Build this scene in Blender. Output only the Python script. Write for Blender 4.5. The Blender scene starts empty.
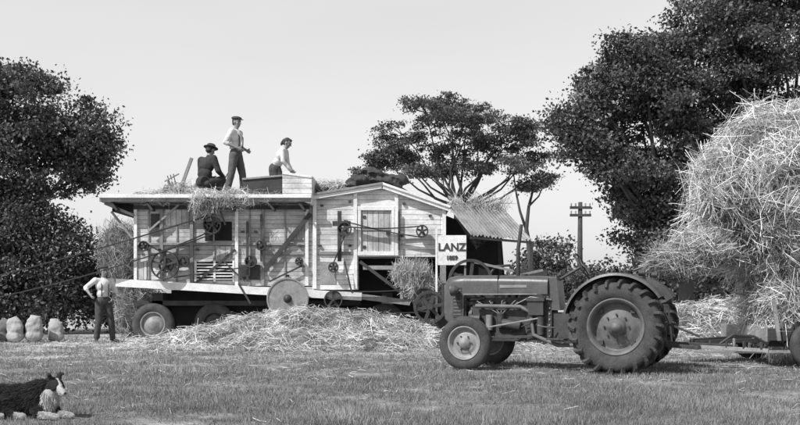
import bpy, math, random
import numpy as np
from mathutils import Vector, Matrix, noise
random.seed(7); rng=np.random.default_rng(7)
S=bpy.context.scene
COL=S.collection
# ---------------------------------------------------------------- materials
def mat(name,v,rough=.8,var=.25,scale=3.0,metal=0.0,bump=.0,bscale=None,stretch=(1,1,1),attr=False,trans=0.0,fine=0.0):
    m=bpy.data.materials.new(name); m.use_nodes=True
    nt=m.node_tree; N=nt.nodes; L=nt.links
    b=N['Principled BSDF']; b.inputs['Roughness'].default_value=rough; b.inputs['Metallic'].default_value=metal
    tc=N.new('ShaderNodeTexCoord'); mp=N.new('ShaderNodeMapping'); mp.inputs['Scale'].default_value=stretch
    L.new(tc.outputs['Object'],mp.inputs['Vector'])
    nz=N.new('ShaderNodeTexNoise'); nz.inputs['Scale'].default_value=scale; nz.inputs['Detail'].default_value=8; nz.inputs['Roughness'].default_value=.65
    L.new(mp.outputs[0],nz.inputs['Vector'])
    mr=N.new('ShaderNodeMapRange'); mr.inputs['From Min'].default_value=.3; mr.inputs['From Max'].default_value=.7
    mr.inputs['To Min'].default_value=v*(1-var); mr.inputs['To Max'].default_value=v*(1+var)
    L.new(nz.outputs['Fac'],mr.inputs['Value']); out=mr.outputs[0]
    if fine>0:
        n2=N.new('ShaderNodeTexNoise'); n2.inputs['Scale'].default_value=scale*14; n2.inputs['Detail'].default_value=4
        L.new(mp.outputs[0],n2.inputs['Vector'])
        m2=N.new('ShaderNodeMapRange'); m2.inputs['From Min'].default_value=.3; m2.inputs['From Max'].default_value=.7
        m2.inputs['To Min'].default_value=1-fine; m2.inputs['To Max'].default_value=1+fine
        L.new(n2.outputs['Fac'],m2.inputs['Value'])
        mu=N.new('ShaderNodeMath'); mu.operation='MULTIPLY'; L.new(out,mu.inputs[0]); L.new(m2.outputs[0],mu.inputs[1]); out=mu.outputs[0]
    if attr:
        a=N.new('ShaderNodeAttribute'); a.attribute_name='shade'
        mu=N.new('ShaderNodeMath'); mu.operation='MULTIPLY'; L.new(out,mu.inputs[0]); L.new(a.outputs['Fac'],mu.inputs[1]); out=mu.outputs[0]
    L.new(out,b.inputs['Base Color'])
    if bump>0:
        bn=N.new('ShaderNodeTexNoise'); bn.inputs['Scale'].default_value=bscale or scale*6; bn.inputs['Detail'].default_value=6
        L.new(mp.outputs[0],bn.inputs['Vector'])
        bp_=N.new('ShaderNodeBump'); bp_.inputs['Strength'].default_value=bump; bp_.inputs['Distance'].default_value=.03
        L.new(bn.outputs['Fac'],bp_.inputs['Height']); L.new(bp_.outputs[0],b.inputs['Normal'])
    if trans>0:
        tr=N.new('ShaderNodeBsdfTranslucent'); L.new(out,tr.inputs['Color'])
        mx=N.new('ShaderNodeMixShader'); mx.inputs[0].default_value=trans
        L.new(b.outputs[0],mx.inputs[1]); L.new(tr.outputs[0],mx.inputs[2]); L.new(mx.outputs[0],N['Material Output'].inputs['Surface'])
    return m
def boards(name,v,pitch=.11,vert=False,var=.18):
    m=mat(name,v,.85,.25,1.6,stretch=(1.2,1.2,7) if not vert else (7,7,1.2),fine=.25,bump=.15)
    nt=m.node_tree; N=nt.nodes; L=nt.links; b=N['Principled BSDF']
    src=b.inputs['Base Color'].links[0].from_socket
    tc=N.new('ShaderNodeTexCoord'); sp=N.new('ShaderNodeSeparateXYZ'); L.new(tc.outputs['Object'],sp.inputs[0])
    ax=sp.outputs['X' if vert else 'Z']
    def M(op,a,bv):
        n=N.new('ShaderNodeMath'); n.operation=op
        if hasattr(a,'links'): L.new(a,n.inputs[0])
        else: n.inputs[0].default_value=a
        if bv is not None:
            if hasattr(bv,'links'): L.new(bv,n.inputs[1])
            else: n.inputs[1].default_value=bv
        return n.outputs[0]
    d=M('DIVIDE',ax,pitch); fr=M('FRACT',d,None); g=M('GREATER_THAN',fr,.11); g2=M('MULTIPLY_ADD',g,.62)
    g2.node.inputs[2].default_value=.38
    fl=M('FLOOR',d,None); wn=N.new('ShaderNodeTexWhiteNoise'); wn.noise_dimensions='1D'; L.new(fl,wn.inputs['W'])
    w=M('MULTIPLY_ADD',wn.outputs['Value'],var*2); w.node.inputs[2].default_value=1-var
    sn=N.new('ShaderNodeTexNoise'); sn.inputs['Scale'].default_value=1.3; sn.inputs['Detail'].default_value=9; sn.inputs['Roughness'].default_value=.7; L.new(tc.outputs['Object'],sn.inputs['Vector'])
    sr=N.new('ShaderNodeMapRange'); sr.inputs['From Min'].default_value=.38; sr.inputs['From Max'].default_value=.58; sr.inputs['To Min'].default_value=.68; sr.inputs['To Max'].default_value=1.08; L.new(sn.outputs['Fac'],sr.inputs['Value'])
    r=M('MULTIPLY',M('MULTIPLY',M('MULTIPLY',src,g2),w),sr.outputs[0])
    L.new(r,b.inputs['Base Color'])
    return m
M_grass=mat('grass_blade',.23,.9,.35,.8,attr=True,trans=.2)
M_leaf=mat('leaf',.09,.55,.25,.5,attr=True,trans=.15)
M_leaf2=mat('leaf_dense',.072,.55,.25,.5,attr=True,trans=.12)
M_bark=mat('bark',.06,.95,.4,2,bump=.6,stretch=(1,1,.3))
M_straw=mat('straw',.58,.7,.25,2.5,attr=True,trans=.12)
M_strawcore=mat('straw_core_shaded',.12,.95,.6,6,bump=1,bscale=30,fine=.4)  # darker than the straw: shade in the gaps put into the colour
M_boardL=boards('boards_weathered',.54,.095,False,.14)
M_boardR=boards('boards_pale',.72,.11,False,.08)
M_boardV=boards('boards_upright',.52,.12,True)
M_white=mat('white_paint_wood',.74,.7,.18,3,fine=.18,bump=.1)
M_wood=mat('grey_wood',.26,.85,.35,3,stretch=(1,1,1),fine=.25,bump=.2)
M_darkwood=mat('dark_wood',.05,.85,.4,3,fine=.2)
M_void=mat('interior_shade',.012,.9,.4,4)  # near-black colour standing in for shade in openings and recesses
M_iron=mat('cast_iron',.045,.55,.4,8,fine=.2)
M_ironL=mat('worn_steel',.26,.5,.3,8,metal=.2,fine=.2)
M_sheet=mat('corrugated_sheet',.22,.55,.45,3,metal=.2,fine=.3)
M_belt=mat('leather_belt',.03,.7,.3,4)
M_canvas=mat('tarpaulin',.045,.8,.5,3,bump=.8,bscale=8)
M_paint=mat('tractor_paint',.085,.38,.35,4,fine=.2,bump=.05)
M_paintD=mat('tractor_castings',.05,.65,.4,9,fine=.3,bump=.15)
M_rim=mat('wheel_rim_paint',.12,.6,.35,7,fine=.25)
M_rimL=mat('wheel_disc_paint',.25,.6,.3,9,fine=.25)
M_rub=mat('tyre_rubber_dusty',.055,.85,.5,6,fine=.4,bump=.1)
M_sack=mat('jute_sack',.36,.9,.2,5,fine=.15,bump=.4,bscale=12)
M_sackd=mat('old_sack',.15,.9,.3,5,fine=.15,bump=.5,bscale=12)
M_skin=mat('skin',.24,.6,.12,9); M_shirt=mat('cotton_shirt',.66,.85,.12,7,bump=.4,bscale=14)
M_trous=mat('wool_trousers',.06,.9,.3,7,bump=.4,bscale=14); M_trous2=mat('work_trousers',.10,.9,.3,7,bump=.4,bscale=14)
M_jack=mat('dark_jacket',.035,.9,.3,7,bump=.4,bscale=14); M_boot=mat('boots',.03,.6,.3,9); M_hair=mat('hair',.03,.7,.3,30)
M_hat=mat('felt_hat',.06,.9,.2,9); M_eye=mat('eye',.02,.3,.1,9)
M_fur=mat('dog_fur',1.0,.85,.1,12,attr=True)
M_furb=mat('dog_skin_black',.02,.9,.3,12); M_furw=mat('dog_skin_white',.5,.9,.2,12)
M_glass=mat('lamp_glass',.5,.15,.1,9)
# ---------------------------------------------------------------- mesh tools
def V(*a): return Vector(a)
class MB:
    def __init__(s): s.v=[]; s.f=[]; s.m=[]; s.mats=[]; s.sm=[]
    def mi(s,m):
        if m not in s.mats: s.mats.append(m)
        return s.mats.index(m)
    def add(s,vs,fs,m,smooth=False):
        o=len(s.v); s.v+= [tuple(x) for x in vs]; k=s.mi(m)
        for f in fs: s.f.append([i+o for i in f]); s.m.append(k); s.sm.append(smooth)
    def box(s,x0,x1,y0,y1,z0,z1,m):
        vs=[(x,y,z) for x in (x0,x1) for y in (y0,y1) for z in (z0,z1)]
        s.add(vs,[(0,1,3,2),(4,6,7,5),(0,4,5,1),(2,3,7,6),(0,2,6,4),(1,5,7,3)],m)
    def beam(s,p0,p1,w,h,m,up=V(0,1,0)):
        p0=Vector(p0);p1=Vector(p1);d=(p1-p0).normalized()
        a=d.cross(up)
        if a.length<1e-4: a=d.cross(V(1,0,0))
        a.normalize(); b=a.cross(d).normalized()
        vs=[p+a*i*w/2+b*j*h/2 for p in (p0,p1) for i in (-1,1) for j in (-1,1)]
        s.add(vs,[(0,1,3,2),(4,6,7,5),(0,4,5,1),(2,3,7,6),(0,2,6,4),(1,5,7,3)],m)
    def tube(s,pts,rs,m,n=8):
        pts=[Vector(p) for p in pts]
        if not hasattr(rs,'__len__'): rs=[rs]*len(pts)
        o=[]; a=None
        for i,p in enumerate(pts):
            d=(pts[min(i+1,len(pts)-1)]-pts[max(i-1,0)])
            d=d.normalized() if d.length>1e-9 else V(0,0,1)
            if a is None:
                a=d.cross(V(0,0,1));
                if a.length<.1: a=d.cross(V(1,0,0))
            a=(a-d*a.dot(d)).normalized(); b=d.cross(a)
            for k in range(n):
                t=2*math.pi*k/n; o.append(p+(a*math.cos(t)+b*math.sin(t))*rs[i])
        fs=[]
        for i in range(len(pts)-1):
            for k in range(n):
                fs.append((i*n+k,i*n+(k+1)%n,(i+1)*n+(k+1)%n,(i+1)*n+k))
        fs.append(tuple(range(n))[::-1]); fs.append(tuple((len(pts)-1)*n+k for k in range(n)))
        s.add(o,fs,m,True)
    def lathe(s,prof,c,axis,m,n=48,smooth=True,closed=False):
        c=Vector(c); ax=Vector(axis).normalized()
        a=ax.cross(V(0,0,1))
        if a.length<.1: a=ax.cross(V(1,0,0))
        a.normalize(); b=ax.cross(a)
        vs=[];fs=[]
        for (h,r) in prof:
            for k in range(n):
                t=2*math.pi*k/n; vs.append(c+ax*h+(a*math.cos(t)+b*math.sin(t))*r)
        P=len(prof)
        for i in range(P if closed else P-1):
            j=(i+1)%P
            for k in range(n): fs.append((i*n+k,i*n+(k+1)%n,j*n+(k+1)%n,j*n+k))
        s.add(vs,fs,m,smooth)
    def cyl(s,p0,p1,r,m,n=20):
        p0=Vector(p0);p1=Vector(p1);h=(p1-p0).length
        s.lathe([(0,0.0001),(0,r),(h,r),(h,0.0001)],p0,p1-p0,m,n,False)
    def ring(s,c,axis,R,r,m,n=36):
        pr=[(math.sin(t)*r,R+math.cos(t)*r) for t in [2*math.pi*i/8 for i in range(8)]]
        s.lathe(pr,c,axis,m,n,True,True)
    def ell(s,c,r,m,n=14,R=None):
        c=Vector(c);vs=[];fs=[]
        for i in range(n+1):
            ph=math.pi*i/n
            for k in range(n*2):
                t=math.pi*k/n
                q=V(math.sin(ph)*math.cos(t)*r[0],math.sin(ph)*math.sin(t)*r[1],math.cos(ph)*r[2])
                if R: q=R@q
                vs.append(c+q)
        for i in range(n):
            for k in range(2*n): fs.append((i*2*n+k,i*2*n+(k+1)%(2*n),(i+1)*2*n+(k+1)%(2*n),(i+1)*2*n+k))
        s.add(vs,fs,m,True)
    def prism(s,poly,y0,y1,m):
        n=len(poly); vs=[(x,y0,z) for x,z in poly]+[(x,y1,z) for x,z in poly]
        fs=[tuple(range(n)),tuple(range(n,2*n))[::-1]]+[(i,(i+1)%n,(i+1)%n+n,i+n)[::-1] for i in range(n)]
        s.add(vs,fs,m)
    def obj(s,name,parent=None,bevel=0):
        me=bpy.data.meshes.new(name); me.from_pydata(s.v,[],s.f)
        for m in s.mats: me.materials.append(m)
        me.polygons.foreach_set('material_index',s.m); me.polygons.foreach_set('use_smooth',s.sm); me.update()
        o=bpy.data.objects.new(name,me); COL.objects.link(o)
        if parent: o.parent=parent
        if bevel:
            b=o.modifiers.new('b','BEVEL'); b.width=bevel; b.segments=2; b.limit_method='ANGLE'
        return o
def empty(name,loc=(0,0,0),rz=0):
    e=bpy.data.objects.new(name,None); e.location=loc; e.rotation_euler=(0,0,rz); e.empty_display_size=.2; COL.objects.link(e); return e
def npmesh(name,verts,k,shade,m,parent=None,quads_per=None):
    n=verts.shape[0]; me=bpy.data.meshes.new(name)
    q=np.array(quads_per); w=q.shape[1]
    me.vertices.add(n*k); me.vertices.foreach_set('co',verts.reshape(-1).astype(np.float32))
    idx=(q[None]+np.arange(n)[:,None,None]*k).reshape(-1)
    me.loops.add(len(idx)); me.loops.foreach_set('vertex_index',idx.astype(np.int32))
    np_=n*q.shape[0]; me.polygons.add(np_); me.polygons.foreach_set('loop_start',(np.arange(np_)*w).astype(np.int32))
    me.update(calc_edges=True); me.materials.append(m)
    a=me.attributes.new('shade','FLOAT','POINT'); a.data.foreach_set('value',np.repeat(shade,k).astype(np.float32))
    o=bpy.data.objects.new(name,me); COL.objects.link(o)
    if parent: o.parent=parent
    return o
def unit(a): return a/np.maximum(np.linalg.norm(a,axis=-1,keepdims=True),1e-9)
def straws(name,P,D,Ln,W,m,parent=None,bend=.15,lo=.55,hi=1.25,shade=None):
    n=len(P); D=unit(D); Ln=np.broadcast_to(Ln,(n,))[:,None]
    side=unit(np.cross(D,rng.normal(size=(n,3))))
    bd=unit(np.cross(D,side))*rng.normal(0,bend,(n,1))*Ln
    w=side*W/2
    p0=P-D*Ln/2; p2=P+D*Ln/2; p1=P+bd
    vs=np.stack([p0-w,p0+w,p1-w,p1+w,p2-w,p2+w],1)
    if shade is None: shade=rng.uniform(lo,hi,n)
    return npmesh(name,vs,6,shade,m,parent,[(0,1,3,2),(2,3,5,4)])
# ---------------------------------------------------------------- ground
g=MB()
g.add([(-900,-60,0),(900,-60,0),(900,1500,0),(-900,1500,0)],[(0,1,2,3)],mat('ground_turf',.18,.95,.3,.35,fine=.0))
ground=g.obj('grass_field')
m=g.mats[0]; nt=m.node_tree; N=nt.nodes; L=nt.links; b=N['Principled BSDF']; src=b.inputs['Base Color'].links[0].from_socket
tc=N.new('ShaderNodeTexCoord')
for sc,am in ((.7,.3),(2.2,.35),(14,.35),(70,.45)):
    n2=N.new('ShaderNodeTexNoise'); n2.inputs['Scale'].default_value=sc; n2.inputs['Detail'].default_value=5; L.new(tc.outputs['Object'],n2.inputs['Vector'])
    r=N.new('ShaderNodeMapRange'); r.inputs['From Min'].default_value=.32; r.inputs['From Max'].default_value=.68; r.inputs['To Min'].default_value=1-am; r.inputs['To Max'].default_value=1+am
    L.new(n2.outputs['Fac'],r.inputs['Value']); mu=N.new('ShaderNodeMath'); mu.operation='MULTIPLY'; L.new(src,mu.inputs[0]); L.new(r.outputs[0],mu.inputs[1]); src=mu.outputs[0]
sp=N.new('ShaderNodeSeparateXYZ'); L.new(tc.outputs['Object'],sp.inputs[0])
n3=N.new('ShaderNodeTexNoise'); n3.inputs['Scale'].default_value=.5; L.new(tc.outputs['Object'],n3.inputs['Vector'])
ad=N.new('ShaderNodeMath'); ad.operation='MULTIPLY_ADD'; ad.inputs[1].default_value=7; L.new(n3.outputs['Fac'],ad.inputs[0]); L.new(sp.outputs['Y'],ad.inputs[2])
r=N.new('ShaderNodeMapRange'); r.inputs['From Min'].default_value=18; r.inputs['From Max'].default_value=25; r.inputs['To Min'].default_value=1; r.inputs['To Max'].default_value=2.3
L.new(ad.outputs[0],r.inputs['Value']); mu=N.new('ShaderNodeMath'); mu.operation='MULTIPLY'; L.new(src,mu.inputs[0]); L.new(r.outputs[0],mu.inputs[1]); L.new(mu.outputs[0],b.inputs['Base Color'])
n=340000
u=rng.uniform(0,1,n); y=6.8*(28/6.8)**u; x=rng.uniform(-.48,.48,n)*y
dens=np.array([noise.noise(V(a*.9,c*.9,0))+.5*noise.noise(V(a*3.1,c*3.1,4)) for a,c in zip(x,y)])
keep=rng.uniform(-.5,.45,n)<dens+.1; x=x[keep];y=y[keep];dens=dens[keep]; n=len(x)
P=np.stack([x,y,np.zeros(n)],1); h=rng.uniform(.012,.055,n)*(1+dens*.9)
ang=rng.uniform(0,2*np.pi,n); wv=np.stack([np.cos(ang),np.sin(ang),np.zeros(n)],1)*(.0015+.0002*y)[:,None]
tip=P+np.stack([rng.normal(0,.02,n),rng.normal(0,.02,n),h],1)
vs=np.stack([P-wv,P+wv,tip],1)
sh=rng.uniform(.35,1.5,n)*(1+.55*dens)
npmesh('grass_blades',vs,3,sh,M_grass,None,[(0,1,2)])
n=14000; y=rng.uniform(7.5,25,n); x=rng.uniform(-.45,.45,n)*y
w=np.clip((y-10)/12,0.03,1); k=rng.uniform(0,1,n)<w; x=x[k];y=y[k];n=len(x)
D=rng.normal(size=(n,3)); D[:,2]*=.25
straws('straw_litter',np.stack([x,y,np.full(n,.025)],1),D,rng.uniform(.04,.16,n),.005,M_straw)
# ---------------------------------------------------------------- trees
def foliage(name,lobes,parent,m,leaf=.055,per=230,sub=35,cr=.42,flat=.6,twp=.4,tr=.03):
    allP=[];allS=[]
    tw=MB()
    for (cx,cy,cz,rx,ry,rz) in lobes:
        k=int(sub*max(.35,(rx*ry+rx*rz+ry*rz)/3/2.0))
        d=unit(rng.normal(size=(k,3))); rad=rng.uniform(.4,1.14,(k,1))**.7
        C=np.array([cx,cy,cz])+d*rad*np.array([rx,ry,rz])
        for c in C:
            if c[2]<.3: continue
            r_=cr*rng.uniform(.35,1.4); nl=int(per*rng.uniform(.4,1.4)*(r_/cr)**1.5)
            allP.append(c+rng.normal(size=(nl,3))*np.array([r_,r_,r_*flat])*.62)
            allS.append(np.full(nl,rng.uniform(.55,1.6))*rng.uniform(.6,1.4,nl))
            if rng.uniform()<twp:
                q=(np.array([cx,cy,cz-.3*rz])+c)/2+rng.normal(0,.12,3)
                tw.tube([(cx,cy,cz-.3*rz),tuple(q),tuple(c)],[tr,tr*.6,.008],M_bark,5)
    P=np.concatenate(allP);Sh=np.concatenate(allS);n=len(P)
    a=unit(rng.normal(size=(n,3))); b_=unit(np.cross(a,rng.normal(size=(n,3))))
    s=(leaf*rng.uniform(.6,1.4,n))[:,None]
    vs=np.stack([P-a*s,P+b_*s*.6,P+a*s,P-b_*s*.6],1)
    npmesh(name,vs,4,Sh,m,parent,[(0,1,2,3)])
    if tw.v: tw.obj(name+'_twigs',parent)
def limbs(parent,name,base,lobes,r0,fork,lf=.5):
    t=MB(); base=Vector(base); fork=Vector(fork)
    pts=[base+(fork-base)*k/5+V(random.gauss(0,.06),random.gauss(0,.06),0)*(k>0) for k in range(6)]
    t.tube(pts,[r0*1.35,r0,r0*.93,r0*.88,r0*.82,r0*.75],M_bark,12)
    for l in lobes:
        e=V(l[0],l[1],l[2]-.2*l[5]); mid=pts[-1].lerp(e,.5)+V(random.gauss(0,.25),random.gauss(0,.2),-.12*(e-fork).length*.5)
        q1=pts[-1].lerp(mid,.5)+V(random.gauss(0,.1),0,random.gauss(0,.08))
        t.tube([pts[-1],q1,mid,mid.lerp(e,.6)+V(random.gauss(0,.08),0,.1),e],[r0*lf,r0*lf*.7,r0*lf*.5,r0*lf*.33,.025],M_bark,8)
    t.obj(name,parent)
e=empty('broadleaf_tree',(0,0,0))
lb=[(-11.6,30,7.0,1.6,1.6,1.1),(-9.9,30,6.2,1.3,1.4,.9),(-9.2,29.8,5.55,.65,.9,.5),(-10.6,30.4,5.3,1.4,1.4,.9),(-12.4,30,5.2,1.6,1.6,1.4),(-9.6,30.2,4.8,.55,.8,.35),(-13.3,30,7.8,1.5,1.5,1.1),(-11.2,30.3,4.2,1.0,1.2,.6),(-12.2,30.5,7.8,1.0,1.2,.6),(-12.8,30.3,3.8,1.2,1.2,.9),(-11,30.4,6.1,1.3,1.3,.9)]
foliage('crown',lb,e,M_leaf,.055,240,44,.38); limbs(e,'trunk',(-12.6,30.8,0),lb,.26,(-12.2,30.5,3.2))
e=empty('broadleaf_tree',(0,0,0))
lb=[(-12.6,28.8,2.4,1.6,1.2,1.4),(-11.4,29.4,3.0,1.1,1.1,.8),(-10.6,29.6,2.9,1.0,1.0,.8),(-11.2,29,1.2,1.6,1.2,1.1),(-13,28,1.0,1.6,1.3,1.2),(-9.7,29.6,2.4,.8,.9,.8),(-9.7,29.5,1.1,1.1,.9,.8),(-10.6,29.2,2.2,.9,.9,.9),(-8.9,30.5,1.6,.8,.9,1.0),(-8.6,30.5,.8,1.0,.9,.7)]
foliage('crown',lb,e,M_leaf2,.055,230,60,.38,.8); limbs(e,'trunk',(-11.3,29.6,0),lb,.18,(-11.3,29.6,1.2))
e=empty('windswept_tree')
c=lambda px,py,d=0:( (px-400)*.04, 40+d, 1+(300-py)*.04)
lb=[]
for px,py,rx,rz,d in [(385,148,.6,.32,0),(402,130,.85,.42,.3),(425,112,.9,.46,-.4),(450,103,.9,.46,.5),(430,138,.95,.46,.8),(462,126,1.0,.5,-.5),(482,112,.8,.42,.6),(502,124,.85,.46,-.3),(497,146,.95,.46,.4),(522,140,.8,.42,0),(536,157,.55,.34,.3),(515,170,.8,.32,-.6),(455,152,.9,.34,.9),(480,168,.7,.24,0),(405,158,.65,.28,.5),(365,170,.5,.22,.2),(418,174,.5,.2,-.4),(542,178,.4,.22,0),(530,188,.45,.2,-.3),(470,104,.6,.34,1),(440,122,.8,.38,-1),(528,128,.4,.25,0),(378,160,.5,.22,0),(478,138,.9,.4,.2),(445,170,.5,.2,.3)]:
    x_,y_,z_=c(px,py,d*1.5); lb.append((x_,y_,z_,rx*1.1,rx*1.2,rz))
foliage('crown',lb,e,M_leaf,.05,160,42,.30,.45,.6,.022)
limbs(e,'trunk',(2.4,40.2,0),lb,.22,(2.3,40.1,4.7),.32)
t=MB(); t.tube([(5.2,39.6,0),(5.25,39.6,1.6),(5.15,39.6,2.9),(5.0,39.6,3.8),(5.1,39.6,4.7),(5.35,39.7,5.6)],[.16,.13,.11,.085,.06,.03],M_bark); t.tube([(5.02,39.6,3.7),(4.75,39.6,4.5),(4.6,39.7,5.3),(4.5,39.7,6.1)],[.06,.05,.035,.02],M_bark); t.tube([(5.1,39.6,4.7),(5.5,39.6,5.1),(5.7,39.7,5.6)],[.045,.03,.02],M_bark); t.obj('side_trunk',e)
for (lst,bs,fk,mm) in [
 ([(572,120),(596,98),(590,138),(625,82),(642,120),(617,155),(655,60),(665,160),(645,190),(690,110),(695,45),(662,225),(690,200),(680,245),(612,168),(584,146),(712,22),(640,62),(672,262),(640,205),(668,100),(700,150)],(9.4,32.6,0),(9.3,32.5,3.0),M_leaf2),
 ([(730,30),(760,70),(800,20),(740,110),(790,110),(830,60),(720,160),(780,0),(830,-20),(730,210),(770,170),(810,160),(850,120),(870,40),(745,-10),(720,255),(760,240),(800,230),(780,45),(720,75)],(12.6,33.5,0),(12.6,33.5,4.0),M_leaf2)]:
    e=empty('broadleaf_tree'); lb=[]
    for px,py in lst:
        yy=bs[1]+random.uniform(-1.5,1.5)
        if bs[0]>10: yy-=1
        rr=random.uniform(.85,1.25); rr*= .6 if px<618 else 1
        lb.append(((px-400)*.001*yy,yy,1+(300-py)*.001*yy,rr*1.15,rr*1.2,rr*.75))
    foliage('crown',lb,e,mm,.058,225,46,.40,.5); limbs(e,'trunk',bs,lb,.26,fk)
e=empty('distant_trees'); lb=[]
for px,py,rx,rz in [(545,262,1.5,1.7),(557,254,1.0,1.2),(532,280,1.6,1.2),(575,282,1.6,1.0),(612,272,1.0,1.0),(600,287,1.4,.8),(630,290,1.5,.8),(655,275,2,1.6),(680,270,2,2),(710,280,2,1.6),(745,285,2,1.4),(790,280,2,1.5),(505,285,2,1.2),(470,288,2,1.2),(90,292,2.0,1),(60,290,2,1.2),(120,290,2,1.0),(20,292,2,1.2),(104,280,1.2,1.2)]:
    lb.append(((px-400)*.055,55+random.uniform(-2,2),max(.8,1+(300-py)*.055-rz*.3),rx,rx,rz))
foliage('hedge',lb,e,M_leaf2,.1,130,26,.5,.8)
# ---------------------------------------------------------------- utility pole
p=MB(); p.tube([(9.5,52.8,0),(9.5,52.8,3.5),(9.52,52.8,6.15)],[.18,.14,.11],M_darkwood,10)
for z in (5.85,5.45): p.box(8.95,10.07,52.64,52.72,z-.07,z+.07,M_darkwood)
for z in (5.92,5.52):
    for x in (9.02,9.25,9.77,10.0): p.cyl((x,52.68,z),(x,52.68,z+.16),.04,M_wood,8)
p.obj('utility_pole')
# ---------------------------------------------------------------- threshing machine
U=.022
def B(u,v): return ((u-400)*U, 1+(300-v)*U)   # side-elevation drawing, 22 mm per unit
T=empty('threshing_machine'); YF=22.0
def rect(mb,u0,u1,v0,v1,y0,y1,m):
    x0,z1=B(u0,v0); x1,z0=B(u1,v1); mb.box(x0,x1,y0,y1,z0,z1,m)
def bar(mb,u0,v0,u1,v1,y,w,d,m):
    a=B(u0,v0);b_=B(u1,v1); mb.beam((a[0],y,a[1]),(b_[0],y,b_[1]),w,d,m)
h=MB(); rect(h,134,312,204,286,YF,24.1,M_boardL); h.obj('hull',T)
h=MB(); h.prism([B(*q) for q in [(312.5,290),(358,290),(358,257),(446,257),(446,208),(382,187),(312.5,197)]],YF-.02,24.1,M_boardR); h.obj('shaker_housing',T)
f=MB()
for u in (136,162,192,237,263,307): rect(f,u-1.6,u+1.6,206,286,YF-.06,YF-.001,M_white if u in(136,237,307) else M_wood)
for u in (149,177,214,250,285): rect(f,u-.8,u+.8,206,286,YF-.03,YF-.001,M_wood)
for u in (315,355.5,396.5,444): rect(f,u-1.8,u+1.8,{315:199,355.5:194,396.5:195,444:209}[u],{315:289,355.5:289,396.5:256,444:256}[u],YF-.09,YF-.022,M_white)
rect(f,138,305,243,245.5,YF-.05,YF-.002,M_wood); rect(f,164,190,262,264,YF-.05,YF-.002,M_wood)
rect(f,319,353,252,255,YF-.07,YF-.022,M_wood); rect(f,134,310,206,210,YF-.065,YF-.061,M_darkwood)  # thin dark strip under the deck is its shadow, painted on
bar(f,118,283,362,297,YF-.12,.17,.14,M_white); bar(f,362,297,410,303,YF-.12,.12,.14,M_wood)
rect(f,130,360,301,306,YF+.3,YF+.42,M_darkwood)
bar(f,266,270,311,214,YF-.1,.10,.04,M_darkwood)
bar(f,196,284,236,250,YF-.08,.05,.03,M_darkwood)
f.obj('side_frame',T,.008)
d=MB(); rect(d,104,312,198,203.5,YF-.35,24.3,M_wood); rect(d,104,313,196.5,200,YF-.40,YF-.352,M_white)
rect(d,112,134,204,212,YF,24,M_void)  # near-black block paints the shade below the deck overhang
for u in (115,150,190,230,270,300): bar(d,u,204,u+6,212,YF-.2,.05,.25,M_darkwood)
bar(d,106,204,135,216,YF-.1,.06,.06,M_wood); bar(d,112,212,134,240,YF-.05,.05,.05,M_wood)
d.obj('feeding_deck',T,.008)
d=MB(); bar(d,311,196,383,184.5,23.05,.05,2.5,M_ironL); bar(d,382,184.5,450,208,23.05,.05,2.5,M_white)
bar(d,382,187,449,210,YF-.14,.10,.05,M_white); bar(d,311,199,383,187.5,YF-.14,.08,.05,M_white)
d.obj('roof_panels',T,.005)
d=MB(); rect(d,360,392,212,254,YF-.05,YF-.022,M_boardV); 
for a in [(357.8,394.6,207,211),(357.8,394.6,252,256)]: rect(d,*a,YF-.1,YF-.022,M_white)
rect(d,358,361,211,252,YF-.098,YF-.022,M_white); rect(d,391.5,394.4,211,252,YF-.098,YF-.022,M_white); rect(d,361,391.5,229,231,YF-.07,YF-.05,M_wood)
rect(d,363,366,216,219,YF-.07,YF-.05,M_iron); rect(d,363,366,246,249,YF-.07,YF-.05,M_iron); rect(d,386,390,232,235,YF-.09,YF-.05,M_iron)
d.obj('inspection_door',T,.005)
d=MB(); rect(d,166,189,209,226,YF-.04,YF-.001,M_boardV); rect(d,205,232,222,241,YF-.012,YF-.001,M_void); rect(d,196,234,262,281,YF-.014,YF-.001,M_void)  # openings are near-black plates, inner shade put into the colour
for k in range(6): bar(d,197,264.5+k*3,233,264.5+k*3,YF-.04,.028,.04,M_white)
for u in (196,215,234): rect(d,u-1,u+1,261,282,YF-.07,YF-.03,M_white)
rect(d,268,304,252,255,YF-.04,YF-.001,M_wood); rect(d,288,304,228,240,YF-.035,YF-.001,M_boardV); rect(d,151,160,214,236,YF-.02,YF-.001,M_darkwood)
rect(d,217,231,247,260,YF-.035,YF-.001,M_boardV); rect(d,240,260,265,280,YF-.035,YF-.001,M_darkwood); rect(d,139,147,262,280,YF-.035,YF-.001,M_boardV)
rect(d,402,440,212,250,YF-.03,YF-.022,M_boardR); rect(d,320,336,262,284,YF-.04,YF-.022,M_wood)
rect(d,358,402,258,300,YF+.5,YF+.55,M_void); rect(d,402,446,257.5,290,YF+.8,23.9,M_void); rect(d,165,445,290,338,YF+.6,23.5,M_void)  # near-black blocks added to darken the hollows and close the view underneath
rect(d,363,398,266,270,YF-.05,YF+.4,M_wood); bar(d,360,262,400,292,YF-.03,.07,.06,M_darkwood); rect(d,400,403,257,305,YF-.06,YF,M_wood)
rect(d,440,446,257.5,312,YF-.03,YF+.05,M_wood)
for u,v in [(140,250),(160,250),(198,250),(243,232),(256,232),(270,246),(300,246),(320,246),(350,246),(402,236),(438,236),(272,262),(288,276),(322,206),(350,202),(404,204),(430,216)]:
    rect(d,u-1.5,u+1.5,v-1,v+1,YF-.08,YF-.023,M_iron)
d.obj('panels_and_openings',T,.003)
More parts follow.
